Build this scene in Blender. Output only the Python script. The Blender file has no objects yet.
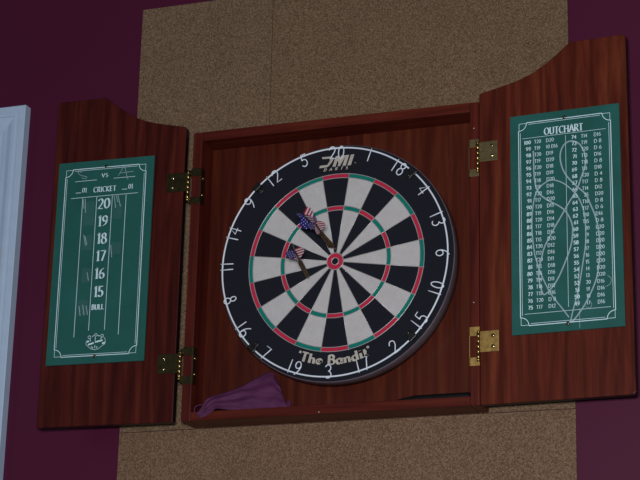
import bpy, bmesh, math, random
from mathutils import Vector, Matrix
random.seed(4)
S = bpy.context.scene
COL = S.collection
S.view_settings.view_transform = 'Standard'
S.view_settings.look = 'None'
Z0 = 1.73            # height of the bull above the floor
PI = math.pi

# ------------------------------------------------------------------ dimensions (metres; x right, z up from the bull, wall at y=0)
D = 0.0643                                   # cabinet case depth
XL, XR, ZB, ZT = -0.2976, 0.2703, -0.2819, 0.2858
IL, IR, IB, IT = -0.2783, 0.2532, -0.2650, 0.2672
BACKY = -0.010                               # front face of the cabinet back panel
DF = 0.0689                                  # dartboard face distance from the wall
PHI = -0.014                                 # the board hangs turned by a hair
WALLY = 0.004

# ------------------------------------------------------------------ materials
def srgb(r, g, b):
    f = lambda c: (c/255/12.92) if c/255 <= .04045 else ((c/255+.055)/1.055)**2.4
    return (f(r), f(g), f(b), 1)

class NT:
    def __init__(s, name):
        s.m = bpy.data.materials.new(name); s.m.use_nodes = True
        s.t = s.m.node_tree; s.b = s.t.nodes['Principled BSDF']
    def n(s, typ, **kw):
        x = s.t.nodes.new(typ)
        for k, v in kw.items():
            if k in x.inputs.keys(): x.inputs[k].default_value = v
            else: setattr(x, k, v)
        return x
    def l(s, a, b): s.t.links.new(a, b)
    def coord(s, scale=(1, 1, 1), rot=(0, 0, 0), loc=(0, 0, 0)):
        c = s.n('ShaderNodeTexCoord'); m = s.n('ShaderNodeMapping')
        m.inputs['Scale'].default_value = scale; m.inputs['Rotation'].default_value = rot; m.inputs['Location'].default_value = loc
        s.l(c.outputs['Object'], m.inputs['Vector']); return m.outputs['Vector']
    def noise(s, vec, scale, detail=3, rough=.5, dist=0):
        x = s.n('ShaderNodeTexNoise'); x.inputs['Scale'].default_value = scale
        x.inputs['Detail'].default_value = detail; x.inputs['Roughness'].default_value = rough; x.inputs['Distortion'].default_value = dist
        s.l(vec, x.inputs['Vector']); return x.outputs['Fac']
    def ramp(s, fac, stops):
        r = s.n('ShaderNodeValToRGB'); e = r.color_ramp.elements
        while len(e) < len(stops): e.new(.5)
        for q, (p, c) in zip(e, stops): q.position = p; q.color = c
        s.l(fac, r.inputs['Fac']); return r.outputs['Color']
    def mix(s, a, b, fac=.5, mode='MIX'):
        x = s.n('ShaderNodeMix', data_type='RGBA', blend_type=mode)
        for k, v in ((0, fac), (6, a), (7, b)):
            if isinstance(v, (int, float, tuple)): x.inputs[k].default_value = v
            else: s.l(v, x.inputs[k])
        return x.outputs[2]
    def bump(s, h, strength=.2, dist=.001):
        x = s.n('ShaderNodeBump'); x.inputs['Strength'].default_value = strength; x.inputs['Distance'].default_value = dist
        s.l(h, x.inputs['Height']); s.l(x.outputs['Normal'], s.b.inputs['Normal'])
    def fin(s, col=None, rough=.5, metal=0, spec=.5, coat=0, coatr=.2):
        if col is not None:
            if isinstance(col, tuple): s.b.inputs['Base Color'].default_value = col
            else: s.l(col, s.b.inputs['Base Color'])
        s.b.inputs['Roughness'].default_value = rough; s.b.inputs['Metallic'].default_value = metal
        s.b.inputs['Specular IOR Level'].default_value = spec
        s.b.inputs['Coat Weight'].default_value = coat; s.b.inputs['Coat Roughness'].default_value = coatr
        return s.m

def plain(name, c, rough=.5, metal=0, spec=.5, var=.12, scale=40):
    t = NT(name); v = t.coord()
    f = t.noise(v, scale, 3)
    lo = tuple(x*(1-var) for x in c[:3])+(1,); hi = tuple(min(1, x*(1+var)) for x in c[:3])+(1,)
    return t.fin(t.ramp(f, [(.3, lo), (.7, hi)]), rough, metal, spec)

def wood(name, along='z', tone=1.0, shift=(0, 0, 0), fine=1.0, warm=1.0):
    t = NT(name)
    sc = (1, 1, .055) if along == 'z' else (.055, 1, 1)
    v = t.coord(scale=sc, loc=shift)
    f1 = t.noise(v, 150, 5, .6, .4)
    f2 = t.noise(v, 38, 4, .55, 1.2)
    v2 = t.coord(scale=(1, 1, .16) if along == 'z' else (.16, 1, 1), loc=shift)
    w = t.n('ShaderNodeTexWave', wave_type='BANDS', bands_direction='X' if along == 'z' else 'Z')
    w.inputs['Scale'].default_value = 11; w.inputs['Distortion'].default_value = 9; w.inputs['Detail'].default_value = 3; w.inputs['Detail Scale'].default_value = 1.2
    t.l(v2, w.inputs['Vector'])
    k = tone
    c2 = t.ramp(f2, [(.28, (.054*k, .0064*k*warm, .0048*k, 1)), (.52, (.094*k, .0125*k*warm, .0076*k, 1)), (.76, (.142*k, .026*k*warm, .0125*k, 1))])
    c1 = t.ramp(f1, [(.3, (1-.32*fine, 1-.36*fine, 1-.38*fine, 1)), (.62, (1, 1, 1, 1))])
    cw = t.ramp(w.outputs['Fac'], [(.05, (1-.38*fine, 1-.45*fine, 1-.48*fine, 1)), (.6, (1.0, 1.0, 1.0, 1))])
    col = t.mix(t.mix(c2, c1, 1, 'MULTIPLY'), cw, .8, 'MULTIPLY')
    t.bump(f1, .08, .0005)
    return t.fin(col, .42, 0, .16, .05, .25)

M = {}
M['wood_left'] = wood('mahogany_left', 'z', .80, (3.1, 0, .4), 1.0, .95)  # left door darkened: the weaker light there is painted into its tone
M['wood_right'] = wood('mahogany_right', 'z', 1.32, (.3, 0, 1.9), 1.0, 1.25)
M['wood_back'] = wood('mahogany_back', 'z', .88, (7.7, 0, .2), .45, 1.25)
M['wood_rail'] = wood('mahogany_rail', 'x', 1.0, (1.3, 0, .7), .6)
M['wood_side'] = wood('mahogany_side', 'z', 1.1, (5.2, 2, .7), .6)
M['wood_edge'] = plain('shaded_edge', (.006, .0025, .003, 1), .5)  # shade on the door edges, painted in as a near-black colour
M['black'] = plain('black_sisal', srgb(27, 29, 38), .9, 0, .2, .25, 500)
def sisal(name, c, sc=700):
    t = NT(name); v = t.coord(); f = t.noise(v, sc, 4, .7); g = t.noise(v, 60, 3)
    c0 = tuple(x*.86 for x in c[:3])+(1,); c1 = tuple(x*1.08 for x in c[:3])+(1,)
    col = t.mix(t.ramp(f, [(.3, c0), (.7, c1)]), t.ramp(g, [(.3, (.9, .9, .9, 1)), (.7, (1, 1, 1, 1))]), 1, 'MULTIPLY')
    t.bump(f, .15, .0003)
    return t.fin(col, .9, 0, .15)
M['cream'] = sisal('cream_sisal', srgb(202, 198, 198))
M['red'] = sisal('red_sisal', srgb(196, 46, 76))
M['green'] = sisal('green_sisal', srgb(18, 126, 114))
M['rim'] = plain('black_rim_band', (.15, .115, .140, 1), .35, 0, .6)  # grey-purple sheen of the band painted in as its base colour
M['ring'] = plain('pale_painted_wire', srgb(232, 240, 255), .35, 0, .5, .05)
M['steel'] = plain('spider_wire', srgb(190, 186, 186), .35, .35, .5)
M['clip'] = plain('black_clip', (.004, .004, .005, 1), .45)
M['print'] = plain('cream_print', srgb(188, 180, 170), .8, 0, .2)
M['board_green'] = None
def chalkboard():
    t = NT('green_chalkboard'); v = t.coord(); f = t.noise(v, 14, 4, .6); g = t.noise(v, 300, 2)
    col = t.mix(t.ramp(f, [(.3, srgb(27, 88, 82)), (.7, srgb(34, 99, 93))]), t.ramp(g, [(.2, (.92, .92, .92, 1)), (.8, (1, 1, 1, 1))]), 1, 'MULTIPLY')
    return t.fin(col, .6, 0, .3)
M['board_green'] = chalkboard()
M['white_print'] = plain('white_print', srgb(214, 240, 250), .6, 0, .3, .06)
def chalk(name, a):
    t = NT(name); v = t.coord(); f = t.noise(v, 900, 3, .7)
    r = t.ramp(f, [(.3, (a*.6, a*.6, a*.6, 1)), (.7, (min(1, a*1.3),)*3+(1,))])
    t.l(r, t.b.inputs['Alpha'])
    return t.fin(srgb(196, 220, 232), .9, 0, .1)
M['chalk'] = chalk('chalk_stroke', .62)
M['chalk_faint'] = chalk('faint_chalk_smear', .035)
def brass(name, c, r):
    t = NT(name); v = t.coord(); f = t.noise(v, 120, 3)
    t.bump(f, .25, .0006)
    return t.fin(t.ramp(f, [(.3, tuple(x*.6 for x in c[:3])+(1,)), (.7, c)]), r, 1)
M['brass'] = brass('brass', (.50, .34, .12, 1), .27)
M['brass_dim'] = brass('dim_lit_brass', (.26, .20, .09, 1), .42)  # upper right hinge: its dimmer reflection is painted into the base colour
M['brass_dark'] = brass('dark_reflection_brass', (.12, .095, .045, 1), .38)  # left hinges: reflection of a dark room painted into the base colour
M['brass_warm'] = brass('warm_lit_brass', (.55, .34, .10, 1), .5)  # lower right hinge: warm reflected light painted into the base colour
for q in ('brass_dim', 'brass_warm'): M[q].node_tree.nodes['Principled BSDF'].inputs['Metallic'].default_value = .65
M['brass_screw'] = brass('brass_screw', (.80, .62, .30, 1), .2)
M['screw_dark'] = brass('bronze_screw', (.20, .15, .09, 1), .3)
M['trim'] = plain('white_gloss_paint', srgb(184, 204, 230), .35, 0, .5, .03)
def wallmat():
    t = NT('maroon_wall_paint'); v = t.coord(); f = t.noise(v, 2.5, 3); g = t.noise(v, 260, 4, .6)
    t.bump(g, .12, .0006)
    return t.fin(t.ramp(f, [(.3, srgb(74, 12, 45)), (.7, srgb(79, 15, 49))]), .6, 0, .25)
M['wall'] = wallmat()
def corkmat(name, shift, tint):
    t = NT(name); v = t.coord(loc=shift)
    f = t.noise(v, 900, 3, .75); g = t.noise(v, 420, 3, .6); b = t.noise(v, 9, 3)
    vo = t.n('ShaderNodeTexVoronoi'); vo.inputs['Scale'].default_value = 520; t.l(v, vo.inputs['Vector'])
    grain = t.ramp(vo.outputs['Color'], [(.1, srgb(98, 77, 59)), (.5, srgb(124, 102, 82)), (.9, srgb(152, 128, 105))])
    col = t.mix(grain, t.ramp(f, [(.32, (.66, .63, .60, 1)), (.52, (1, 1, 1, 1)), (.8, (1.15, 1.11, 1.06, 1))]), 1, 'MULTIPLY')
    col = t.mix(col, t.ramp(g, [(.3, (.85, .84, .83, 1)), (.7, (1.0, 1.0, 1.0, 1))]), 1, 'MULTIPLY')
    col = t.mix(col, t.ramp(b, [(.3, (.92, .92, .92, 1)), (.7, (1, 1, 1, 1))]), 1, 'MULTIPLY')
    sk = t.noise(v, 210, 2, .5); col = t.mix(col, srgb(172, 150, 126), t.ramp(sk, [(.70, (0, 0, 0, 1)), (.76, (.7, .7, .7, 1))]))
    col = t.mix(col, tint, 1, 'MULTIPLY')
    t.bump(f, .25, .0006)
    return t.fin(col, .9, 0, .15)
M['purple'] = None
def purple():
    t = NT('purple_cloth'); v = t.coord(scale=(1, 1, 2.2)); f = t.noise(v, 28, 4, .6, .8); g = t.noise(t.coord(), 900, 2)
    col = t.mix(t.ramp(f, [(.3, srgb(76, 34, 68)), (.7, srgb(100, 48, 88))]), t.ramp(g, [(.3, (.88, .88, .88, 1)), (.7, (1, 1, 1, 1))]), 1, 'MULTIPLY')
    t.bump(f, .3, .002)
    return t.fin(col, .75, 0, .25)
M['purple'] = purple()
M['rod'] = plain('black_plastic', (.003, .003, .004, 1), .7, 0, .2)
M['barrel'] = brass('dart_brass', (.24, .155, .07, 1), .4)
M['shaft'] = plain('black_shaft', (.02, .016, .014, 1), .4)
M['point'] = plain('steel_point', (.3, .3, .3, 1), .3, 1)
M['fl_blue'] = plain('flight_blue', srgb(38, 42, 140), .4, 0, .5)
M['fl_red'] = plain('flight_red', srgb(186, 20, 52), .4, 0, .5)
M['fl_white'] = plain('flight_white', srgb(236, 232, 240), .4, 0, .5)

# ------------------------------------------------------------------ mesh builder
class MB:
    def __init__(s): s.v = []; s.f = []; s.mi = []; s.smooth = []
    def add(s, vs, fs, mi=0, smooth=False):
        o = len(s.v); s.v += [Vector(p) for p in vs]
        for f in fs: s.f.append([i+o for i in f]); s.mi.append(mi); s.smooth.append(smooth)
    def bm(s, bm, mi=0, smooth=False, xf=None):
        bm.verts.index_update()
        vs = [(xf @ v.co if xf else v.co.copy()) for v in bm.verts]
        s.add(vs, [[v.index for v in f.verts] for f in bm.faces], mi, smooth); bm.free()
    def box(s, x0, x1, y0, y1, z0, z1, bev=.0015, mi=0, seg=2, xf=None):
        b = bmesh.new(); bmesh.ops.create_cube(b, size=1)
        for v in b.verts: v.co = Vector(((x0+x1)/2+v.co.x*(x1-x0), (y0+y1)/2+v.co.y*(y1-y0), (z0+z1)/2+v.co.z*(z1-z0)))
        if bev: bmesh.ops.bevel(b, geom=b.edges[:], offset=bev, segments=seg, affect='EDGES', profile=.5)
        s.bm(b, mi, False, xf)
    def prism(s, poly, y0, y1, bev=0, mi=0, xf=None, mi_side=None):      # poly in (x,z); front face towards y0
        b = bmesh.new()
        f0 = [b.verts.new((x, y0, z)) for x, z in poly]; f1 = [b.verts.new((x, y1, z)) for x, z in poly]
        n = len(poly)
        A = b.faces.new(f0); B = b.faces.new(f1[::-1])
        for i in range(n): b.faces.new((f0[i], f1[i], f1[(i+1) % n], f0[(i+1) % n]))
        bmesh.ops.recalc_face_normals(b, faces=b.faces[:])
        if bev: bmesh.ops.bevel(b, geom=[e for e in A.edges], offset=bev, segments=2, affect='EDGES', profile=.5)
        if mi_side is None: s.bm(b, mi, False, xf)
        else:
            b.verts.index_update(); b.normal_update()
            o = len(s.v); s.v += [(xf @ v.co if xf else v.co.copy()) for v in b.verts]
            for f in b.faces:
                s.f.append([v.index+o for v in f.verts]); s.mi.append(mi if abs(f.normal.y) > .3 else mi_side); s.smooth.append(False)
            b.free()
    def tube(s, pts, r, n=8, mi=0, closed=False, caps=True):
        pts = [Vector(p) for p in pts]; N = len(pts); rings = []
        prev = None
        for i, p in enumerate(pts):
            a = pts[(i-1) % N] if (closed or i > 0) else p
            c = pts[(i+1) % N] if (closed or i < N-1) else p
            t = (c-a).normalized()
            if prev is None:
                u = t.orthogonal().normalized()
            else:
                u = (prev - t*prev.dot(t)).normalized()
            prev = u; w = t.cross(u)
            rr = r(i/(N-1)) if callable(r) else r
            rings.append([p+u*math.cos(2*PI*k/n)*rr+w*math.sin(2*PI*k/n)*rr for k in range(n)])
        vs = [q for R in rings for q in R]; fs = []
        for i in range(N if closed else N-1):
            j = (i+1) % N
            for k in range(n): fs.append((i*n+k, i*n+(k+1) % n, j*n+(k+1) % n, j*n+k))
        if caps and not closed: fs += [tuple(range(n))[::-1], tuple((N-1)*n+k for k in range(n))]
        s.add(vs, fs, mi, True)
    def lathe(s, prof, origin, axis, n=24, mi=0, smooth=True):           # prof: (radius, distance along axis)
        a = Vector(axis).normalized(); u = a.orthogonal().normalized(); w = a.cross(u); o = Vector(origin)
        vs = []; fs = []
        for r, d in prof:
            for k in range(n): vs.append(o+a*d+(u*math.cos(2*PI*k/n)+w*math.sin(2*PI*k/n))*r)
        for i in range(len(prof)-1):
            for k in range(n): fs.append((i*n+k, i*n+(k+1) % n, (i+1)*n+(k+1) % n, (i+1)*n+k))
        fs += [tuple(range(n))[::-1], tuple((len(prof)-1)*n+k for k in range(n))]
        s.add(vs, fs, mi, smooth)
    def build(s, name, mats, parent=None, base=None):
        """vertices are in bull-centred coordinates; the object's origin is its own (or its thing's) base"""
        o0 = Vector(base) if base is not None else Vector(parent['_o']) if parent is not None else Vector((0, 0, 0))
        me = bpy.data.meshes.new(name)
        me.from_pydata([tuple(p-o0) for p in s.v], [], s.f)
        ml = mats if isinstance(mats, list) else [mats]
        for m in ml: me.materials.append(m)
        me.polygons.foreach_set('material_index', s.mi); me.polygons.foreach_set('use_smooth', s.smooth)
        me.update()
        o = bpy.data.objects.new(name, me); COL.objects.link(o)
        if parent is None: o.location = o0+Vector((0, 0, Z0))
        else: o.parent = parent
        o['_o'] = tuple(o0)
        return o

def thing(name, label, cat, base, group=None):
    o = bpy.data.objects.new(name, None); COL.objects.link(o); o.empty_display_size = .05
    o.location = Vector(base)+Vector((0, 0, Z0)); o['_o'] = tuple(base)
    return tag(o, label, cat, group)
def tag(o, label, cat, group=None):
    o['label'] = label; o['category'] = cat
    if group: o['group'] = group
    return o
def struct(o): o['kind'] = 'structure'; return o
def lab(o, t): o['label'] = t; return o

# ------------------------------------------------------------------ pen-stroke lettering
def arc(cx, cy, rx, ry, a0, a1, n=14):
    return [(cx+rx*math.cos(math.radians(a0+(a1-a0)*i/n)), cy+ry*math.sin(math.radians(a0+(a1-a0)*i/n))) for i in range(n+1)]
def spline(P, n=6):
    out = []
    for i in range(len(P)-1):
        p0 = P[max(i-1, 0)]; p1 = P[i]; p2 = P[i+1]; p3 = P[min(i+2, len(P)-1)]
        for k in range(n):
            t = k/n
            out.append(tuple(.5*((2*p1[j])+(-p0[j]+p2[j])*t+(2*p0[j]-5*p1[j]+4*p2[j]-p3[j])*t*t+(-p0[j]+3*p1[j]-3*p2[j]+p3[j])*t**3) for j in (0, 1)))
    out.append(tuple(P[-1])); return out
G = {   # glyph: (advance width, strokes) in a cap-height of 1
 '0': (.62, [arc(.31, .5, .25, .45, 90, 450, 24)]),
 '1': (.36, [[(.06, .80), (.22, .96), (.22, 0)]]),
 '2': (.58, [arc(.28, .70, .22, .25, 165, 0, 10)+[(.47, .58), (.36, .40), (.06, .04), (.54, .04)]]),
 '3': (.56, [arc(.25, .73, .21, .22, 150, -80, 10)+[(.26, .5)], [(.24, .5)]+arc(.25, .26, .23, .24, 85, -150, 12)]),
 '4': (.62, [[(.44, 0), (.44, .96), (.06, .30), (.60, .30)]]),
 '5': (.56, [[(.50, .95), (.14, .95), (.11, .52)]+arc(.24, .30, .24, .27, 120, -150, 14)]),
 '6': (.60, [spline([(.50, .94), (.22, .78), (.08, .42), (.09, .25)])+arc(.30, .27, .22, .24, 180, 540, 20)]),
 '7': (.56, [[(.04, .94), (.52, .94), (.20, 0)]]),
 '8': (.58, [arc(.29, .74, .18, .21, -90, 270, 18), arc(.29, .27, .24, .26, 90, 450, 20)]),
 '9': (.60, [spline([(.10, .04), (.36, .18), (.51, .52), (.51, .72)])+arc(.30, .70, .21, .25, 0, 360, 20)]),
 'A': (.74, [[(.04, 0), (.37, .98), (.70, 0)], [(.15, .32), (.59, .32)]]),
 'B': (.62, [[(.10, 0), (.10, .96)], [(.10, .96)]+arc(.28, .74, .22, .22, 90, -90, 10)+[(.10, .52)], [(.10, .52)]+arc(.30, .27, .26, .26, 90, -90, 12)+[(.10, .01)]]),
 'C': (.72, [arc(.40, .49, .34, .47, 45, 315, 20)]),
 'D': (.74, [[(.10, 0), (.10, .96)], [(.10, .96)]+arc(.30, .48, .37, .47, 90, -90, 16)+[(.10, .01)]]),
 'E': (.56, [[(.10, 0), (.10, .96)], [(.10, .95), (.52, .95)], [(.10, .5), (.46, .5)], [(.10, .03), (.54, .03)]]),
 'H': (.74, [[(.10, 0), (.10, .96)], [(.64, 0), (.64, .96)], [(.10, .5), (.64, .5)]]),
 'I': (.26, [[(.13, 0), (.13, .96)]]),
 'K': (.66, [[(.10, 0), (.10, .96)], [(.58, .96), (.12, .46), (.62, 0)]]),
 'L': (.54, [[(.10, .96), (.10, .03), (.52, .03)]]),
 'M': (.9, [[(.08, 0), (.12, .96), (.45, .1), (.78, .96), (.82, 0)]]),
 'O': (.80, [arc(.40, .49, .34, .46, 90, 450, 24)]),
 'R': (.66, [[(.10, 0), (.10, .96)], [(.10, .96)]+arc(.28, .72, .25, .24, 90, -90, 10)+[(.10, .48)], [(.28, .48), (.62, 0)]]),
 'S': (.54, [arc(.27, .72, .19, .23, 40, 270, 12)+arc(.27, .25, .22, .24, 90, -140, 12)]),
 'T': (.64, [[(.32, 0), (.32, .95)], [(.02, .95), (.62, .95)]]),
 'U': (.74, [[(.10, .96), (.10, .34)]+arc(.36, .30, .26, .29, 180, 360, 12)+[(.62, .96)]]),
 'V': (.72, [[(.04, .96), (.36, .02), (.68, .96)]]),
 'a': (.56, [arc(.25, .28, .20, .26, 60, 360, 16), [(.46, .58), (.46, .10), (.54, .02)]]),
 'n': (.58, [[(.10, .56), (.10, 0)], [(.10, .36)]+arc(.29, .36, .18, .18, 170, 0, 8)+[(.47, 0)]]),
 'd': (.58, [arc(.26, .28, .20, .26, 60, 360, 16), [(.47, .98), (.47, .02)]]),
 'i': (.26, [[(.13, .56), (.13, 0)], [(.13, .80), (.13, .84)]]),
 't': (.38, [[(.16, .80), (.16, .12), (.24, .02), (.34, .05)], [(.03, .54), (.34, .54)]]),
 'h': (.58, [[(.10, .98), (.10, 0)], [(.10, .36)]+arc(.29, .36, .18, .18, 170, 0, 8)+[(.47, 0)]]),
 'e': (.52, [[(.08, .30), (.44, .30)]+arc(.26, .29, .19, .25, 0, 310, 16)]),
 "'": (.16, [[(.08, .98), (.05, .74)]]),
 '_': (.55, [[(0, -.02), (.5, -.02)]]), '.': (.2, [[(.06, .42), (.12, .42)]]), ' ': (.30, []),
}
SERIF = {'1': [(.22, 0)], '4': [(.44, 0)], 'B': [(.10, 0), (.10, .96)], 'D': [(.10, 0), (.10, .96)], 'H': [(.10, 0), (.10, .96), (.64, 0), (.64, .96)],
 'I': [(.13, 0), (.13, .96)], 'K': [(.10, 0), (.10, .96), (.62, 0), (.58, .96)], 'L': [(.10, .96)], 'R': [(.10, 0), (.10, .96), (.62, 0)], 'T': [(.32, 0)],
 'U': [(.10, .96), (.62, .96)], 'V': [(.04, .96), (.68, .96)], 'A': [(.04, 0), (.70, 0)], '7': [], 'E': [(.10, 0), (.10, .96)], 'n': [(.10, 0), (.47, 0), (.06, .55)],
 'h': [(.10, 0), (.47, 0), (.06, .96)], 'i': [(.13, 0), (.10, .55)], 'd': [(.44, .96), (.50, 0)], 'a': [(.50, 0)]}

_lift = [0]
def ribbon(mb, pts, wfun, put0, mi, closed=False):
    _lift[0] = (_lift[0]+1) % 24; e = Vector((0, -1.2e-5*_lift[0], 0))       # successive strokes lie a hair above each other
    put = lambda x, y: put0(x, y)+e
    P = [pts[0]]
    for p in pts[1:]:
        if (p[0]-P[-1][0])**2+(p[1]-P[-1][1])**2 > 1e-12: P.append(p)
    n = len(P)
    if n < 2: return
    L = []; R = []
    segs = [((P[i+1][0]-P[i][0]), (P[i+1][1]-P[i][1])) for i in range(n-1)]
    segs = [(a/math.hypot(a, b), b/math.hypot(a, b)) for a, b in segs]
    for i in range(n-1):        # split the ribbon at sharp corners
        pass
    runs = []; cur = [0]
    for i in range(1, n-1):
        cur.append(i)
        if segs[i][0]*segs[i-1][0]+segs[i][1]*segs[i-1][1] < .75: runs.append(cur); cur = [i]
    cur.append(n-1); runs.append(cur)
    for run in runs:
        vs = []
        for k, i in enumerate(run):
            if k == 0: d = segs[i]
            elif k == len(run)-1: d = segs[i-1]
            else:
                d = (segs[i][0]+segs[i-1][0], segs[i][1]+segs[i-1][1]); h = math.hypot(*d) or 1; d = (d[0]/h, d[1]/h)
            w = wfun(d)/2; nx, ny = -d[1], d[0]; x, y = P[i]
            if len(runs) > 1:
                if k == 0 and run is not runs[0]: x -= d[0]*w*.6; y -= d[1]*w*.6
                if k == len(run)-1 and run is not runs[-1]: x += d[0]*w*.6; y += d[1]*w*.6
            vs += [put(x+nx*w, y+ny*w), put(x-nx*w, y-ny*w)]
        mb.add(vs, [(2*k+1, 2*k+3, 2*k+2, 2*k) for k in range(len(run)-1)], mi)

def pen(W, t, ang=18):
    c, s = math.cos(math.radians(ang)), math.sin(math.radians(ang))
    return lambda d: math.sqrt((W*(d[0]*s-d[1]*c))**2+t*t)
def text_width(txt, h, sp): return sum(G[c][0]*h+sp for c in txt)-sp
def text(mb, txt, x, y, h, put, mi, W=.10, t=None, align='l', sp=None, xs=1.0, serif=0, shear=0):
    """W = thick stroke, t = thin stroke, as fractions of the cap height"""
    t = W if t is None else t; sp = .10*h if sp is None else sp
    tw = text_width(txt, h*xs, sp)
    if align == 'c': x -= tw/2
    if align == 'r': x -= tw
    f = pen(W*h, t*h)
    for c in txt:
        w, strokes = G[c]
        for st in strokes:
            ribbon(mb, [(x+(px+shear*py)*h*xs, y+py*h) for px, py in st], f, put, mi)
        if serif:
            for sx, sy in SERIF.get(c, []):
                q = .13*h; yy = y+sy*h+(t*h/2 if sy < .3 else -t*h/2)
                ribbon(mb, [(x+sx*h*xs-q, yy), (x+sx*h*xs+q, yy)], lambda d: max(t*h*1.1, serif*h), put, mi)
        x += w*h*xs+sp
    return x

# ================================================================== THE SETTING
wall = MB(); wall.box(-2.6, 2.2, WALLY, .12, -1.73, 1.0, 0)
struct(wall.build('wall_back', M['wall'], base=(0, .06, -1.73)))

# door casing: mitred, stepped profile; its top right corner is what the photo shows
def casing():
    mb = MB()
    prof = [(0, WALLY), (0, -.0165), (.0015, -.0173), (.014, -.0173), (.016, -.0150), (.021, -.0150), (.023, -.0168), (.030, -.0158), (.040, -.0120), (.050, -.0105), (.052, -.0085), (.058, -.0085), (.062, -.0110), (.068, -.0100), (.070, WALLY)]
    X, Zt, X2, Zb = -.6975, .4087, -1.60, -1.73
    n = len(prof)
    def ringpts(fn): return [fn(u, y) for u, y in prof]
    secs = [ringpts(lambda u, y: (X-u, y, Zb)), ringpts(lambda u, y: (X-u, y, Zt-u)), ringpts(lambda u, y: (X2+u, y, Zt-u)), ringpts(lambda u, y: (X2+u, y, Zb))]
    for a, b in zip(secs, secs[1:]):
        mb.add(a+b, [(i, i+1, n+i+1, n+i) for i in range(n-1)], 0)
    mb.add(secs[0], [tuple(range(n))]); mb.add(secs[3], [tuple(range(n))[::-1]])
    return struct(mb.build('trim_1', M['trim'], base=(-1.15, 0, -1.73)))
casing()

# ------------------------------------------------------------------ cork panels
CL, CR, CT, SEAM, VS = -.4525, .4250, .5950, -.2825, -.1669
g = .0005
for i, (x0, x1, z0, z1, lbl, tint) in enumerate([
    (CL, VS-g, SEAM+g, CT, 'brown cork panel on the maroon wall above the left door, nearest the white trim', (1, .99, .97, 1)),
    (VS+g, CR, SEAM+g, CT, 'wide brown cork panel behind the dartboard and above the right door', (.97, .94, .91, 1)),
    (CL, CR, SEAM-.61, SEAM-g, 'brown cork panel on the wall below the cabinet, under a horizontal seam', (1.03, .97, .95, 1))]):
    mb = MB(); mb.box(x0, x1, 0, WALLY, z0, z1, .0006)
    o = mb.build('cork_panel', corkmat('cork_%s' % 'abc'[i], (i*3.3, 0, i*1.7), tint), base=((x0+x1)/2, WALLY, z0))
    tag(o, lbl, 'cork panel', 'cork panels on the wall')

# ================================================================== CABINET
cab = thing('dart_cabinet', 'open dark red mahogany dartboard cabinet with two swung-open arched doors', 'cabinet', ((XL+XR)/2, 0, ZB))
mb = MB(); mb.box(IL-.004, IR+.004, BACKY, -.001, IB-.004, IT+.004, .0005); mb.build('back_panel', M['wood_back'], cab)
mb = MB(); mb.box(XL, IL, -D, -.0005, ZB, ZT, .0022); mb.build('side_panel', M['wood_side'], cab)
mb = MB(); mb.box(IR, XR, -D, -.0005, ZB, ZT, .0022); mb.build('side_panel', M['wood_side'], cab)
mb = MB(); mb.box(IL, IR, -D+.0004, -.0005, IT, ZT, .0012); mb.build('top_rail', M['wood_rail'], cab)
mb = MB(); mb.box(IL, IR, -D+.0004, -.0005, ZB, IB, .0012); mb.build('bottom_rail', M['wood_rail'], cab)
for x, z in ((.2612, .234), (.2600, -.096), (-.0271, -.2785)):  # two nail heads, then a pale chip on the bottom rail
    mb = MB(); mb.lathe([(.0013, 0), (.0013, .0005), (.0007, .0009)], (x, -D, z), (0, -1, 0), 12); mb.build('pale_speck', M['steel'], cab)


WD, HIN, HOUT, SW, TH = .2752, .5834, .6599, .1728, .0155
curve = [(0.170, .6575), (.160, .650), (.146, .638), (.126, .6235), (.104, .6105), (.084, .602), (.064, .596), (.042, .591), (.020, .5865), (.006, .584)]
outline = [(.0, .002), (.002, 0), (WD-.004, 0), (WD, .004), (WD, HOUT-.004), (WD-.004, HOUT), (SW+.002, HOUT)]+curve+[(.002, HIN-.001), (0, HIN-.004)]
AL, AR = .0451, .0590
def door_frame(s):
    """matrix from door space (u out from the hinge, y towards the wall, h up) to bull-centred space"""
    a = AL if s < 0 else AR; gp = .016 if s < 0 else .0008; x = (XL if s < 0 else XR)+s*gp
    e = Vector((s*math.cos(a), -math.sin(a), 0)); nrm = Vector((s*math.sin(a), math.cos(a), 0))
    m = Matrix.Identity(4)
    for r in range(3):
        m[r][0] = e[r]; m[r][1] = nrm[r]; m[r][2] = (0, 0, 1)[r]; m[r][3] = (x, -D, ZB)[r]
    return m
def screw(mb, m, u, h, r=.0034, off=0., slot=True, mi=0):
    prof = [(r, 0), (r, .0004), (r*.86, .0012), (r*.5, .0018), (0.0001, .0020)]
    o = m @ Vector((u, off, h)); ax = (m.to_3x3() @ Vector((0, -1, 0)))
    mb.lathe(prof, o, ax, 14, mi)
    mb.box(u-r*.75, u+r*.75, off-.00215, off-.0012, h-r*.14, h+r*.14, 0, mi+1, 1, xf=m)
    mb.box(u-r*.14, u+r*.14, off-.00215, off-.0012, h-r*.75, h+r*.75, 0, mi+1, 1, xf=m)

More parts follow.
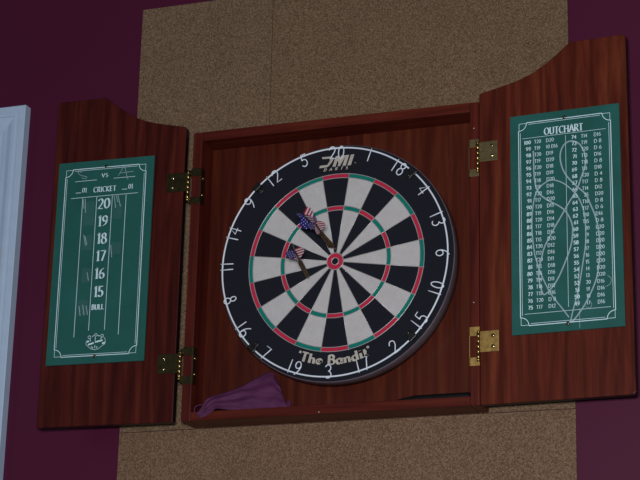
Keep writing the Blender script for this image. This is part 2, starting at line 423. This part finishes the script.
BW, BH, BT = .2012, .4085, .004          # scoreboards
B0H = .1188
B0 = {-1: .0618, 1: .0600}
def put_on(s, m):
    return lambda bx, by: m @ Vector(((B0[s]+BW-bx) if s < 0 else (B0[s]+bx), -BT-.00025, B0H+by))
def borders(mb, put, mi):
    """double rule with notched corners"""
    q = .0150; a = .0160; r = .0145
    for ins, w in ((0, .0015), (.0034, .0008)):
        x0, x1, y0, y1 = a+ins, BW-a-ins, a+ins-.001, BH-a-ins+.0005
        f = lambda d, w=w: w
        ribbon(mb, [(x0+q, y0), (x1-q, y0)], f, put, mi); ribbon(mb, [(x0+q, y1), (x1-q, y1)], f, put, mi)
        ribbon(mb, [(x0, y0+q), (x0, y1-q)], f, put, mi); ribbon(mb, [(x1, y0+q), (x1, y1-q)], f, put, mi)
    x0, x1, y0, y1 = a, BW-a, a-.001, BH-a+.0005
    for cx, cy, sx, sy in ((x0, y0, 1, 1), (x1, y0, -1, 1), (x0, y1, 1, -1), (x1, y1, -1, -1)):
        ribbon(mb, [(cx+sx*px, cy+sy*py) for px, py in arc(0, 0, q, q, 0, 90, 10)], lambda d: .0013, put, mi)
        ribbon(mb, [(cx+sx*.001, cy+sy*q), (cx+sx*.001, cy+sy*.001), (cx+sx*q, cy+sy*.001)], lambda d: .0008, put, mi)
mm = lambda L: [(a/1000, b/1000) for a, b in L]
W1 = lambda w: (lambda d: w)

def scoreboard_left(mb, put):
    borders(mb, put, 1)
    text(mb, '.VS.', .0992, .3722, .0082, put, 1, .18, .08, 'c', sp=.0016, xs=1.1, serif=.05)
    ribbon(mb, mm([(36.5, 367.6), (82.8, 368.0)]), W1(.0009), put, 1); ribbon(mb, mm([(117.9, 368.4), (163.3, 368.6)]), W1(.0009), put, 1)
    text(mb, 'CRICKET', .1006, .3425, .0108, put, 1, .17, .06, 'c', sp=.0009, xs=.92, serif=.05)
    for x in (.0396, .1367):
        ribbon(mb, [(x, .3440), (x+.0112, .3440)], W1(.0011), put, 1)
        text(mb, '01', x+.0135, .3440, .0098, put, 1, .15, .07, sp=.0008, xs=.88, serif=.04)
    ribbon(mb, mm([(30.0, 333.5), (170.5, 334.4)]), W1(.0009), put, 1)
    for x0, b in ((55.2, 52.8), (84.9, 64.2), (117.5, 64.2), (146.4, 53.6)):
        ribbon(mb, mm([(x0, 332.8), (x0, b)]), W1(.0010), put, 1)
    for i, t in enumerate(('20', '19', '18', '17', '16', '15')):
        cy = (318, 282.6, 247.4, 212.4, 177.0, 140.8)[i]/1000
        text(mb, t, .1008, cy-.0108, .0216, put, 1, .17, .05, 'c', sp=.0014, xs=.92, serif=.04)
    text(mb, 'BULL', .1010, .1050, .0104, put, 1, .20, .09, 'c', sp=.0006, xs=.92, serif=.05)
    # small printed crest
    for cx, cy, r in ((87.6, 51.2, 2.8), (100.6, 55.0, 2.6), (113.4, 52.8, 2.8)):
        ribbon(mb, mm(arc(cx, cy, r, r, 0, 360, 16)), W1(.0009), put, 1)
    ribbon(mb, mm([(83.5, 45.5), (81.0, 41.5), (82.0, 36), (86.5, 32.5), (92, 28), (100, 26), (108, 28), (114, 33), (120, 36.5), (121, 42), (119.5, 47), (117, 50)]), W1(.0008), put, 1)
    ribbon(mb, mm([(85.5, 36.5), (97.0, 39.8)]), W1(.0032), put, 1); ribbon(mb, mm([(99.5, 41.0), (115, 44.0)]), W1(.0030), put, 1)
    ribbon(mb, mm([(82.8, 42.0), (87.5, 43.8)]), W1(.0028), put, 1); ribbon(mb, mm([(114.5, 37.6), (120.2, 39.2)]), W1(.0034), put, 1)
    for a in ([(90, 43), (89, 49)], [(99.8, 43.5), (99.8, 51)], [(111, 46), (112.5, 50)], [(93, 52), (96.5, 54)], [(104, 54), (109, 52.5)], [(96, 32), (95, 28.5)], [(100, 35), (100, 29)], [(104.5, 33), (103.5, 28.5)], [(92, 33), (94, 30)]):
        ribbon(mb, mm(a), W1(.0012), put, 1)
    # chalk
    for L in ([(50.4, 386), (43, 389), (41.4, 386), (47, 381), (56, 377.5), (60.5, 376), (60, 373.5), (54, 373), (50, 376)], ):
        ribbon(mb, spline(mm(L), 5), W1(.0010), put, 2)
    for L in ([(127.8, 373.0), (134, 384), (139.2, 394.0)], [(139.2, 394.0), (143, 380), (148.2, 363.5)], [(131.1, 378.0), (159.1, 379.2)]):
        ribbon(mb, mm(L), W1(.0010), put, 2)
    for a in ([(56.3, 329.3), (59.2, 311)], [(60.5, 330.7), (62.8, 302.3)], [(121.6, 332), (126.0, 306.9)], [(125.8, 332), (130.3, 318)], [(129.5, 332.2), (135.9, 308.9)],
              [(62.1, 257.0), (67.8, 234.3)], [(65.4, 253.4), (70, 236.2)], [(120.1, 232.5), (123.7, 207.5)], [(74.2, 180.2), (78.0, 163.9)],
              [(61.6, 113.9), (65.4, 95.0)], [(69.3, 115.9), (73.6, 95.2)], [(76.6, 114.0), (80.6, 95.8)]):
        ribbon(mb, mm(a), W1(.0014), put, 2)
    for x, y, w, h in ((70, 300, .022, 50), (70, 240, .020, 30), (131, 225, .020, 24), (72, 175, .018, 30), (70, 110, .02, 30), (130, 300, .018, 30)):
        ribbon(mb, mm([(x, y-h/2), (x, y+h/2)]), W1(w), lambda a, b: put(a, b), 3)

OUT_L = ['T20 D20', 'T19 10 D16', 'T20 D19', 'T19 D20', 'T20 D18', 'T19 D19', 'T18 D20', 'T19 D18', 'T20 D16', 'T17 D20', 'T20 D15', 'T19 D16', 'T20 D14', 'T17 D18', 'T18 D16', 'T15 D20', 'T20 D12', 'T17 D16', 'T20 D11', 'T15 D18', 'T16 D16', 'T19 D11', 'T18 D12', 'T15 D16', 'T20 D 8', 'T17 D12']
OUT_R = ['T14 D16', 'T19 D 8', 'T20 D 6', 'T13 D16', 'T18 D 8', 'T11 D18', 'T20 D 4', 'T17 D 8', 'T14 D12', '25 D20', 'T16 D 8', 'T17 D 6', 'T10 D16', 'T15 D 8', '20 D20', '19 D20', '18 D20', '17 D20', '16 D20', '15 D20', '14 D20', '13 D20', '20 D16', '19 D16', '18 D16', '17 D16']
CURVES = [
 ([(43.0, 337.6), (43.5, 322.5), (43.6, 301.1), (44.7, 283.2), (47.6, 267.0), (52.3, 257.6), (57.4, 250.5), (72.7, 238.3), (89.6, 227.6), (101.3, 215.8), (109.5, 199.3), (112.6, 183.4), (110.4, 159.5), (105.0, 141.2), (96.2, 119.8), (85.7, 97.5), (73.5, 80.0), (59.2, 68.4), (53.3, 81.9), (50.1, 99.2), (51.1, 119.7), (55.8, 136.5), (59.4, 151.0), (66.4, 165.8), (78.7, 187.0), (92.7, 209.8), (106.7, 232.6), (120.7, 253.7), (129.7, 276.6), (138.0, 300.2), (137.4, 319.6), (129.3, 338.4), (115.8, 347.2), (103.7, 345.2), (95.6, 335.6), (92.3, 320.0), (96.0, 298.3), (105.9, 279.4), (120.9, 261.9), (137.5, 244.2), (145.5, 224.7), (153.4, 203.1), (158.5, 178.5), (160.5, 150.8), (159.3, 127.1), (158.0, 115.9), (154.1, 92.6), (145.3, 69.8), (131.5, 44.2), (117.8, 25.3), (107.6, 14.5)], .0021),
 ([(102.8, 23.9), (89.7, 42.9), (75.0, 62.8), (61.8, 87.9), (52.0, 112.8), (45.5, 134.0), (42.3, 149.3), (38.7, 187.9), (39.8, 222.7), (44.6, 250.3), (50.7, 263.7), (61.2, 273.0), (73.3, 278.6), (83.6, 276.8), (97.2, 269.9), (110.6, 257.8), (122.2, 243.1), (130.3, 224.7), (134.9, 201.7), (136.0, 174.0), (134.8, 150.1), (130.9, 126.6), (127.1, 105.4), (122.2, 78.8), (116.1, 55.7), (109.6, 32.7), (105.3, 14.7)], .0018),
 ([(123.6, 114.2), (121.5, 92.4), (120.3, 65.4), (119.1, 42.0)], .001),
 ([(122.0, 38.3), (121.6, 3)], .0006),
 ([(172.3, 92.5), (178.8, 86.9), (176.9, 76.9), (168.5, 72.7)], .0007), ([(133.0, 40.7), (139.6, 36.8), (143.7, 43.1), (139.9, 50.2)], .0007)]
def scoreboard_right(mb, put):
    borders(mb, put, 1)
    text(mb, 'OUTCHART', .0993, .3653, .0138, put, 1, .17, .055, 'c', sp=.0006, xs=.86, serif=.05)
    ribbon(mb, mm([(23.0, 363.0), (176.0, 363.0)]), W1(.0007), put, 1); ribbon(mb, mm([(23.5, 35.9), (177.5, 36.3)]), W1(.0007), put, 1)
    ribbon(mb, mm([(102.8, 360.0), (102.4, 42.4)]), W1(.0007), put, 1)
    H = .0068
    for i in range(26):
        y = (354.6-i*(354.6-47.1)/25)/1000-H/2
        for nums, xr, xa, xd, rows, n0 in ((OUT_L, .0385, .0450, .0668, 0, 100), (OUT_R, .1225, .1312, .1543, 1, 74)):
            text(mb, str(n0-i), xr, y, H, put, 1, .20, .13, 'r', sp=.0007, xs=1.02)
            p = nums[i].split(' ')
            single = len(p[-1]) == 1                       # doubles of one digit stand apart: 'D 8'
            if single: p = p[:-2]+['D '+p[-1]]
            text(mb, p[0], xa if p[0][0] == 'T' else xa+.0035, y, H, put, 1, .10, .10, sp=.0006, xs=.90)
            if len(p) == 3: text(mb, p[1]+' '+p[2], xd, y, H, put, 1, .10, .10, sp=.0006, xs=.90)
            else: text(mb, p[1], xd, y, H, put, 1, .10, .10, sp=.0006, xs=1.0 if not single else 1.12)
    for L, w in CURVES: ribbon(mb, spline(mm(L), 4), W1(w*1.2), put, 2)

for s in (-1, 1):
    m = door_frame(s); B0U = B0[s]
    mb = MB(); mb.prism(outline, 0, TH, .0016, 0, xf=m, mi_side=1)
    # mirrored frame flips winding on the left door: normals are recalculated below
    door = mb.build('door', [M['wood_left'] if s < 0 else M['wood_right'], M['wood_edge']], cab)
    b = bmesh.new(); b.from_mesh(door.data); bmesh.ops.recalc_face_normals(b, faces=b.faces[:]); b.to_mesh(door.data); b.free()
    mb = MB(); mb.box(B0U, B0U+BW, -BT, -.0001, B0H, B0H+BH, .0005, xf=m)
    (scoreboard_left if s < 0 else scoreboard_right)(mb, put_on(s, m))
    sb = mb.build('scoreboard', [M['board_green'], M['white_print'], M['chalk'], M['chalk_faint']], door)
    lab(sb, 'green scoreboard with white printed numbers and chalk marks')
    b = bmesh.new(); b.from_mesh(sb.data)
    b.to_mesh(sb.data); b.free()
    for h in (B0H+.0128, B0H+.3948):
        mb = MB(); screw(mb, m, B0U+BW/2, h, .0033, -BT)
        lab(mb.build('screw', [M['screw_dark'], M['clip']], door), 'small brass screw')
    # two hinges per door
    for hi, zc in enumerate((.4685 if s < 0 else .4680, .1105 if s < 0 else .1130)):
        k = MB()
        wide = (-.0075 if s < 0 else .0005)
        k.box(wide, .0350, -.0018, -.0002, zc-.0190, zc+.0190, .0007, xf=m)
        x = XL if s < 0 else XR; zz = ZB+zc
        xi = IL if s < 0 else IR                                 # inner edge of the case side
        # case leaf: two tabs over the front edge joined by a strip that wraps onto the inner face
        zt1, zt0, zb1, zb0 = zz+.0250, zz+.0100, zz-.0305, zz-.0455
        zt1, zt0, zb1, zb0 = ((.2120, .1966, .1545, .1405) if hi == 0 else (-.1410, -.1575, -.1965, -.2115))
        for a, b_ in ((zt0, zt1), (zb0, zb1)):
            k.box(min(xi, x+s*.0005), max(xi, x+s*.0005), -D-.0013, -D, a, b_, .0004)
            if s < 0: k.box(XL-.0060, XL+.001, -D-.0020, -D-.0006, a+.003, b_-.003, .0004)
            k.box(min(xi, xi-s*.0012), max(xi, xi-s*.0012), -D-.0013, -D+.016, a, b_, .0003)
        k.box(min(xi, xi-s*.0014), max(xi, xi-s*.0014), -D-.0013, -D+.016, zb0, zt1, .0003)
        hg = k.build('hinge', M['brass_dark'] if s < 0 else M['brass_dim'] if hi == 0 else M['brass_warm'], cab)
        pin = MB(); xk = XL-.0055 if s < 0 else XR-.0012
        zmid = (zt0+zb1)/2
        for j in range(5):
            z0 = zb1-.004+(zt0+.004-zb1+.004)*j/5; z1 = zb1-.004+(zt0+.004-zb1+.004)*(j+1)/5
            pin.lathe([(.0022, 0), (.0034, .0006), (.0034, z1-z0-.0008), (.0022, z1-z0-.0002)], (xk, -D-.0034, z0), (0, 0, 1), 14)
        for zc_, d in ((zb1-.004, -1), (zt0+.004, 1)):
            pin.lathe([(.0030, 0), (.0036, .0015), (.0028, .0035), (.0004, .0048)], (xk, -D-.0034, zc_), (0, 0, d), 12)
        pin.build('hinge_pin', M['brass'], hg)
        for dz in (-.0098, .0098):
            sc = MB(); screw(sc, m, .0225 if s < 0 else .0245, zc+dz, .0036, -.0018)
            sc.build('screw', [M['brass_screw'], M['clip']], hg)
        if s < 0:
            for z in ((zt0-.005), (zb1+.004)):
                sc = MB(); sc.lathe([(.0032, 0), (.0032, .0010), (.0020, .0022), (.0002, .0028)], (xi+.0014, -D+.006, z), (1, 0, 0), 14)
                sc.build('screw', [M['brass_screw'], M['clip']], hg)

# ================================================================== DARTBOARD
RB_ = .2265
bd = thing('dartboard', 'round black, cream, red and green dartboard with wire numbers hung in the cabinet', 'dartboard', (0, -.037, -RB_))
def P(r, a, y=-DF): return Vector((r*math.sin(a), y, r*math.cos(a)))
face = MB()
def sector(r0, r1, a0, a1, mi, n=6, y=-DF):
    vs = []
    for i in range(n+1):
        a = a0+(a1-a0)*i/n; vs += [P(r0, a, y), P(r1, a, y)]
    face.add(vs, [(2*i, 2*i+2, 2*i+3, 2*i+1) for i in range(n)], mi)
for k in range(20):
    a0 = math.radians(18*k-9)+PHI; a1 = a0+math.radians(18); dark = k % 2 == 0
    c, ring = (0, 2) if dark else (1, 3)
    sector(.0155, .099, a0, a1, c); sector(.099, .107, a0, a1, ring); sector(.107, .162, a0, a1, c); sector(.162, .170, a0, a1, ring)
    sector(.170, RB_-.0015, a0, a1, 0); sector(0.0008, .0155, a0, a1, 3)
# printed maker's mark above the twenty and the model name along the lower edge
pf = lambda x, z: Vector((x, -DF-.0003, z))
def poly(pts):
    _lift[0] = (_lift[0]+1) % 24; e = Vector((0, -1.2e-5*_lift[0], 0))
    face.add([pf(x/1000, z/1000)+e for x, z in pts], [tuple(range(len(pts)))[::-1]], 4)
# block letters leaning right: an open D cut by bars, M, I
poly([(-31.0, 206.2), (-12.0, 206.0), (-13.2, 202.0), (-29.4, 202.4)])
poly([(-12.0, 206.0), (-8.2, 203.4), (-8.0, 199.0), (-11.4, 193.2), (-16.4, 187.6), (-19.8, 189.8), (-15.6, 196.4), (-13.6, 202.0)])
poly([(-16.4, 187.6), (-20.4, 185.2), (-35.8, 184.8), (-34.0, 189.6), (-19.8, 189.8)])
def lean(x0, x1, z0=185, z1=205.6, k=.32): poly([(x0+(z1-185)*k, z1), (x1+(z1-185)*k, z1), (x1+(z0-185)*k, z0), (x0+(z0-185)*k, z0)])
lean(-9.6, -3.4); lean(.6, 5.6); lean(10.0, 16.6)
poly([(-3.0, 205.6), (3.4, 205.6), (7.0, 192.0), (3.2, 188.0)]); poly([(10.6, 205.6), (16.8, 205.6), (6.8, 188.0), (3.2, 188.0)])
lean(19.8, 26.6)
for x in (35.3,): 
    ribbon(face, [(x/1000+.0011*math.cos(t*PI/5), .1885+.0011*math.sin(t*PI/5)) for t in range(11)], W1(.0004), pf, 4)
text(face, 'DARTS', -.0272, .1778, .0056, pf, 4, .24, .16, sp=.0060, xs=1.25, shear=.28)
def arcput(rbase):
    def f(x, y):
        a = x/(rbase-.006); r = rbase-y
        return Vector((r*math.sin(a), -DF-.0003, -r*math.cos(a)))
    return f
text(face, "'The Bandit'", .0012, 0, .0178, arcput(.1935), 4, .27, .13, 'c', sp=.0022, xs=1.24, serif=.13)
face.build('playing_face', [M['black'], M['cream'], M['red'], M['green'], M['print']], bd)
bull = MB()
bull.lathe([(.0161, 0), (.0161, .0009), (.0158, .0012)], P(0, 0, -DF), (0, -1, 0), 40, 0, False)
bull.lathe([(.0068, 0), (.0068, .0014), (.0064, .0017)], P(0, 0, -DF), (0, -1, 0), 28, 1, False)
for r in (.0161, .0068): bull.tube([P(r, 2*PI*i/40, -DF-.0016) for i in range(40)], .0009, 6, 2, True)
lab(bull.build('bullseye', [M['red'], M['black'], M['steel']], bd), 'red bull ring around a black centre')
rim = MB()
n = 96
prof = [(RB_-.0018, -DF), (RB_-.0004, -DF+.0006), (RB_, -DF+.002), (RB_, -.041), (RB_-.002, -.0385), (0.0005, -.0385)]
vs = [P(r, 2*PI*k/n, y) for r, y in prof for k in range(n)]
rim.add(vs, [(i*n+k, i*n+(k+1) % n, (i+1)*n+(k+1) % n, (i+1)*n+k) for i in range(len(prof)-1) for k in range(n)], 0, True)
lab(rim.build('rim', M['rim'], bd), 'smooth dark band around the edge')
br = MB(); br.box(-.030, .030, -.0385, BACKY-.0002, -.030, .030, .002); br.build('mounting_bracket', M['clip'], bd)
sp = MB()
for r in (.099, .107, .162, .170): sp.tube([P(r, 2*PI*i/80+PHI, -DF-.0007) for i in range(80)], .00075, 6, 0, True)
for k in range(20):
    a = math.radians(18*k-9)+PHI; sp.tube([P(.0161, a, -DF-.0006), P(.1715, a, -DF-.0006)], .0007, 6)
sp.build('wire_spider', M['steel'], bd)

# number ring and its wire numerals
RC = Vector((-.0042, 0, .0022)); RR = .2185; RY = -DF-.0024
ring = MB(); ring.tube([Vector((RC.x+RR*math.sin(2*PI*i/120), RY, RC.z+RR*math.cos(2*PI*i/120))) for i in range(120)], .00165, 8, 0, True)
nr = ring.build('number_ring', M['ring'], bd)
lab(nr, 'pale wire number ring')
ORDER = [20, 1, 18, 4, 13, 6, 10, 15, 2, 17, 3, 19, 7, 16, 8, 11, 14, 9, 12, 5]
WG = {   # wire numerals, height 1, open strokes (x, y)
 '0': (.52, [arc(.26, .5, .20, .48, 90, 450, 20)]),
 '1': (.22, [[(.11, 0), (.11, 1.0)]]),
 '2': (.56, [[(.02, .74)]+arc(.27, .76, .22, .22, 170, 10, 10)+[(.42, .56), (.06, .04), (.52, .06)]]),
 '3': (.54, [arc(.25, .75, .21, .23, 160, -80, 10)+arc(.25, .27, .23, .25, 85, -140, 12)]),
 '4': (.56, [[(.40, 0), (.40, 1.0), (.04, .36), (.54, .36)]]),
 '5': (.54, [[(.48, .98), (.14, .98), (.11, .56)]+arc(.25, .30, .23, .28, 125, -150, 14)]),
 '6': (.54, [spline([(.40, 1.0), (.16, .72), (.05, .40), (.06, .28)])+arc(.27, .28, .21, .26, 180, 530, 18)]),
 '7': (.52, [[(.03, .96), (.48, .96), (.22, 0)]]),
 '8': (.54, [arc(.27, .75, .17, .22, -90, 270, 16), arc(.27, .27, .21, .26, 90, 450, 18)]),
 '9': (.54, [spline([(.16, 0), (.38, .30), (.49, .60), (.48, .74)])+arc(.27, .73, .21, .25, 0, 350, 18)]),
}
for k, num in enumerate(ORDER):
    a = math.radians(18*k)+PHI+.032; inward = 6 <= k <= 15             # those along the bottom stand on the ring, the others hang from it
    h = .0255; txt = str(num); w = [WG[c][0]*h for c in txt]; spc = .0055 if txt in ('11', '14', '15', '12', '16', '17', '18', '19', '13', '10') else .0045
    if txt == '20': spc = .003
    tot = sum(w)+spc*(len(w)-1); x = -tot/2
    mb = MB()
    for c, cw in zip(txt, w):
        for st in WG[c][1]:
            pts = []
            for px, py in st:
                lx = x+px*h; ly = py*h
                if inward: r = RR+.0034-ly; t = -lx/(RR-.010)
                else: r = RR+.0034-h+ly; t = lx/(RR-.010)
                pts.append(Vector((RC.x+r*math.sin(a+t), RY-.0012, RC.z+r*math.cos(a+t))))
            mb.tube(pts, .00115, 6)
        x += cw+spc
    mb.build('numeral', M['ring'], nr)
for x, z in ((-.1546, .1546), (.1434, .1547), (.1430, -.1478), (-.1548, -.1520)):
    c = MB(); ang = math.atan2(x-RC.x, z-RC.z)
    m = Matrix.Translation((RC.x+RR*math.sin(ang), -DF, RC.z+RR*math.cos(ang))) @ Matrix.Rotation(ang, 4, 'Y')
    c.box(-.0085, .0085, -.0076, 0, -.0050, .0056, .0015, xf=m)
    c.box(-.0050, .0050, -.0046, 0, -.0150, -.0040, .0012, xf=m)
    c.lathe([(.0021, 0), (.0021, .0008), (.0003, .0014)], m @ Vector((0, -.0046, -.0105)), (0, -1, 0), 10, 1)
    c.build('ring_clip', [M['clip'], M['screw_dark']], bd)

# ================================================================== DARTS
def dart(tip, tail, label, spin, sc=1.0):
    tip, tail = Vector(tip), Vector(tail); ax = (tail-tip).normalized(); L = (tail-tip).length
    t = thing('dart', label, 'dart', tip, 'darts stuck in the board')
    u = ax.orthogonal().normalized(); u = (Matrix.Rotation(spin, 3, ax) @ u); w = ax.cross(u)
    pt = MB(); pt.lathe([(.0003, -.004), (.0011, .004), (.0011, .012)], tip, ax, 10); pt.build('point', M['point'], t)
    ba = MB(); pr = [(.0015, .010), (.0036, .015)]
    for i in range(11): d = .017+i*.0052; pr += [(.0043, d), (.0043, d+.0036), (.0037, d+.0040), (.0037, d+.0049)]
    pr += [(.0036, .078), (.0025, .080)]
    ba.lathe(pr, tip, ax, 16); ba.build('barrel', M['barrel'], t)
    sh = MB(); sh.lathe([(.0025, .079), (.0030, .083), (.0022, .098), (.0026, L-.032), (.0022, L-.006)], tip, ax, 12); sh.build('shaft', M['shaft'], t)
    f0, f1 = L-.042, L; FW = .0195*sc
    shape = lambda q: FW*min(1, .22+1.5*q) if q < .6 else FW*(1 if q < .86 else 1-(q-.86)*2.2)
    for k, dr in enumerate((u, w, -u, -w)):
        f = MB(); N = 9 if k < 2 else 14
        nrm = dr.cross(ax)
        def at(q, r, e=0): return tip+ax*(f0+(f1-f0)*q)+dr*r+nrm*e
        if k < 2:
            for i in range(N):
                q0, q1 = i/N, (i+1)/N
                f.add([at(q0, .0018), at(q1, .0018), at(q1, shape(q1)), at(q0, shape(q0))], [(0, 1, 2, 3)], 0 if i % 2 == 0 else 1)
            f.build('flight', [M['fl_red'], M['fl_white']], t)
        else:
            for i in range(N):
                q0, q1 = i/N, (i+1)/N
                f.add([at(q0, .0018), at(q1, .0018), at(q1, shape(q1)), at(q0, shape(q0))], [(0, 1, 2, 3)], 0 if i > 2 else (1 if i < 2 else 2))
            for i in range(4):
                for j in range(3):
                    q = .36+i*.16+(j % 2)*.05; r = FW*(.25+.25*j)
                    for e in (-.0003, .0003):
                        st = []
                        for z in range(10):
                            rr = .0016 if z % 2 == 0 else .0007; st.append(at(q, r, e)+ax*rr*math.cos(z*PI/5)+dr*rr*math.sin(z*PI/5))
                        f.add(st, [tuple(range(10))], 1)
            f.build('flight', [M['fl_blue'], M['fl_white'], M['fl_red']], t)
    return t
dart((.0008, -DF, .0220), (-.0166, -DF-.130, .0512), 'dart with stars and stripes flight highest and leftmost of the pair near the bull', 2.0)
dart((-.0071, -DF, .0246), (.0046, -DF-.130, .0343), 'dart whose flight tucks under and right of the highest one, above the bull', .9, .85)
dart((-.0506, -DF, -.0294), (-.0330, -DF-.130, -.0130), 'lone dart left of the bull with a small dark flag flight, lowest of the three', 1.1, .85)

# ================================================================== LOOSE THINGS IN THE CABINET
def cloth():
    cols = [  # bottom, top of the cloth from its twisted left tip to its right hem
     ((-.2560, -.0672, -.2788), (-.2640, -.0672, -.2700)),
     ((-.2430, -.0674, -.2742), (-.2540, -.0670, -.2575)),
     ((-.2340, -.0676, -.2690), (-.2470, -.0640, -.2425)),
     ((-.2260, -.0668, -.2622), (-.2370, -.0540, -.2350)),
     ((-.2130, -.0560, -.2622), (-.2258, -.0450, -.2295)),
     ((-.1878, -.0460, -.2640), (-.1977, -.0350, -.2178)),
     ((-.1600, -.0430, -.2640), (-.1830, -.0310, -.2098)),
     ((-.1380, -.0420, -.2640), (-.1693, -.0280, -.2018)),
     ((-.1150, -.0410, -.2640), (-.1404, -.0200, -.1870)),
     ((-.1000, -.0405, -.2640), (-.1290, -.0205, -.2000)),
     ((-.0950, -.0400, -.2630), (-.1199, -.0220, -.2119))]
    mb = MB(); n = 56; k = 26; vs = []
    bot = [Vector(a) for a, b in cols]; top = [Vector(b) for a, b in cols]
    def samp(L, t):
        x = t*(len(L)-1); i = min(int(x), len(L)-2); f = x-i
        p0, p1, p2, p3 = L[max(i-1, 0)], L[i], L[i+1], L[min(i+2, len(L)-1)]
        return .5*((2*p1)+(p2-p0)*f+(2*p0-5*p1+4*p2-p3)*f*f+(3*p1-p0-3*p2+p3)*f**3)
    for i in range(n+1):
        t = i/n; a = samp(bot, t); b = samp(top, t)
        for j in range(k+1):
            q = j/k; p = a.lerp(b, q)
            wr = math.sin(q*19+t*4+1.3*math.sin(t*9))*.0016+math.sin(q*9-t*13)*.0016+math.sin(t*31+q*5)*.0006
            wr *= math.sin(q*PI)**.5
            wr *= .35+.65*min(1, t*2.2)
            bow = math.sin(q*PI)*.006*min(1, t*3)
            p = p+Vector((0, -bow-wr-.0008, 0))
            vs.append(p)
    fs = [(i*(k+1)+j, (i+1)*(k+1)+j, (i+1)*(k+1)+j+1, i*(k+1)+j+1) for i in range(n) for j in range(k)]
    mb.add(vs, fs, 0, True)
    # folded hem tab at the lower right and the twisted loop at the left tip
    hem = [Vector((-.0985, -.0415, -.264)), Vector((-.0905, -.0430, -.2625)), Vector((-.0900, -.0425, -.2500)), Vector((-.0985, -.0380, -.2470))]
    mb.add(hem, [(0, 1, 2, 3)], 0, False)
    o = mb.build('purple_cloth', M['purple'], base=(-.18, -.04, -.265))
    sm = o.modifiers.new('thickness', 'SOLIDIFY'); sm.thickness = .0008; sm.offset = 0
    tag(o, 'crumpled purple cloth lying in the lower left corner of the open cabinet', 'cloth')
    lp = MB()
    lp.tube(spline_v([(-.2470, -.0668, -.2560), (-.2560, -.0676, -.2535), (-.2660, -.0680, -.2560), (-.2690, -.0680, -.2640), (-.2640, -.0680, -.2705)]), lambda t: .0011, 8)
    lp.build('loop', M['purple'], o)
def spline_v(P, n=6):
    P = [Vector(p) for p in P]; out = []
    for i in range(len(P)-1):
        p0, p1, p2, p3 = P[max(i-1, 0)], P[i], P[i+1], P[min(i+2, len(P)-1)]
        for k in range(n):
            f = k/n; out.append(.5*((2*p1)+(p2-p0)*f+(2*p0-5*p1+4*p2-p3)*f*f+(3*p1-p0-3*p2+p3)*f**3))
    out.append(P[-1]); return out
cloth()

rod = MB()
rod.lathe([(.0008, 0), (.0038, .012), (.0062, .028), (.0072, .034), (.0074, .060), (.0070, .064), (.0074, .068), (.0074, .134), (.0064, .1365)], (.108, -.031, -.2575), (1, 0, 0), 20)
o = rod.build('black_rod', M['rod'], base=(.18, -.031, -.265))
tag(o, 'slim black rod with a tapered tip lying along the cabinet floor at lower right', 'rod')

# ================================================================== CAMERA
cam = bpy.data.cameras.new('camera'); co = bpy.data.objects.new('camera', cam); COL.objects.link(co)
rx, ry, rz = .3095892917545282, -.023444968835184408, .3516528485017997
R = Matrix.Rotation(rz, 3, 'Z') @ Matrix.Rotation(rx, 3, 'X') @ Matrix.Rotation(ry, 3, 'Y')
X, Y, Zc = R.col[0], R.col[1], R.col[2]
mw = Matrix.Identity(4)
for r in range(3):
    mw[r][0] = X[r]; mw[r][1] = Zc[r]; mw[r][2] = -Y[r]
    mw[r][3] = (1.0912820459, -3.1275015388, -.9981152653+Z0)[r]
co.matrix_world = mw
cam.sensor_fit = 'HORIZONTAL'; cam.sensor_width = 36; cam.lens = 1856.3565*36/640; cam.clip_start = .05
S.camera = co

# ================================================================== LIGHT
wd = bpy.data.worlds.new('world'); S.world = wd; wd.use_nodes = True
bg = wd.node_tree.nodes['Background']; bg.inputs[0].default_value = (.78, .86, 1, 1); bg.inputs[1].default_value = .06
def area(name, loc, target, size, sy, power, col):
    l = bpy.data.lights.new(name, 'AREA'); l.shape = 'RECTANGLE'; l.size = size; l.size_y = sy; l.energy = power; l.color = col
    o = bpy.data.objects.new(name, l); COL.objects.link(o); o.location = Vector(loc)+Vector((0, 0, Z0))
    o.rotation_euler = (Vector(target)-Vector(loc)).to_track_quat('-Z', 'Y').to_euler(); return o
area('camera_side_light', (1.02, -3.10, -.80), (0, 0, 0), .30, .22, 62, (.97, .98, 1))
area('window_light', (-3.2, -2.6, .8), (-.4, 0, 0), 1.2, 1.4, 6, (.72, .86, 1))

for o in list(bpy.data.objects):
    if '_o' in o: del o['_o']
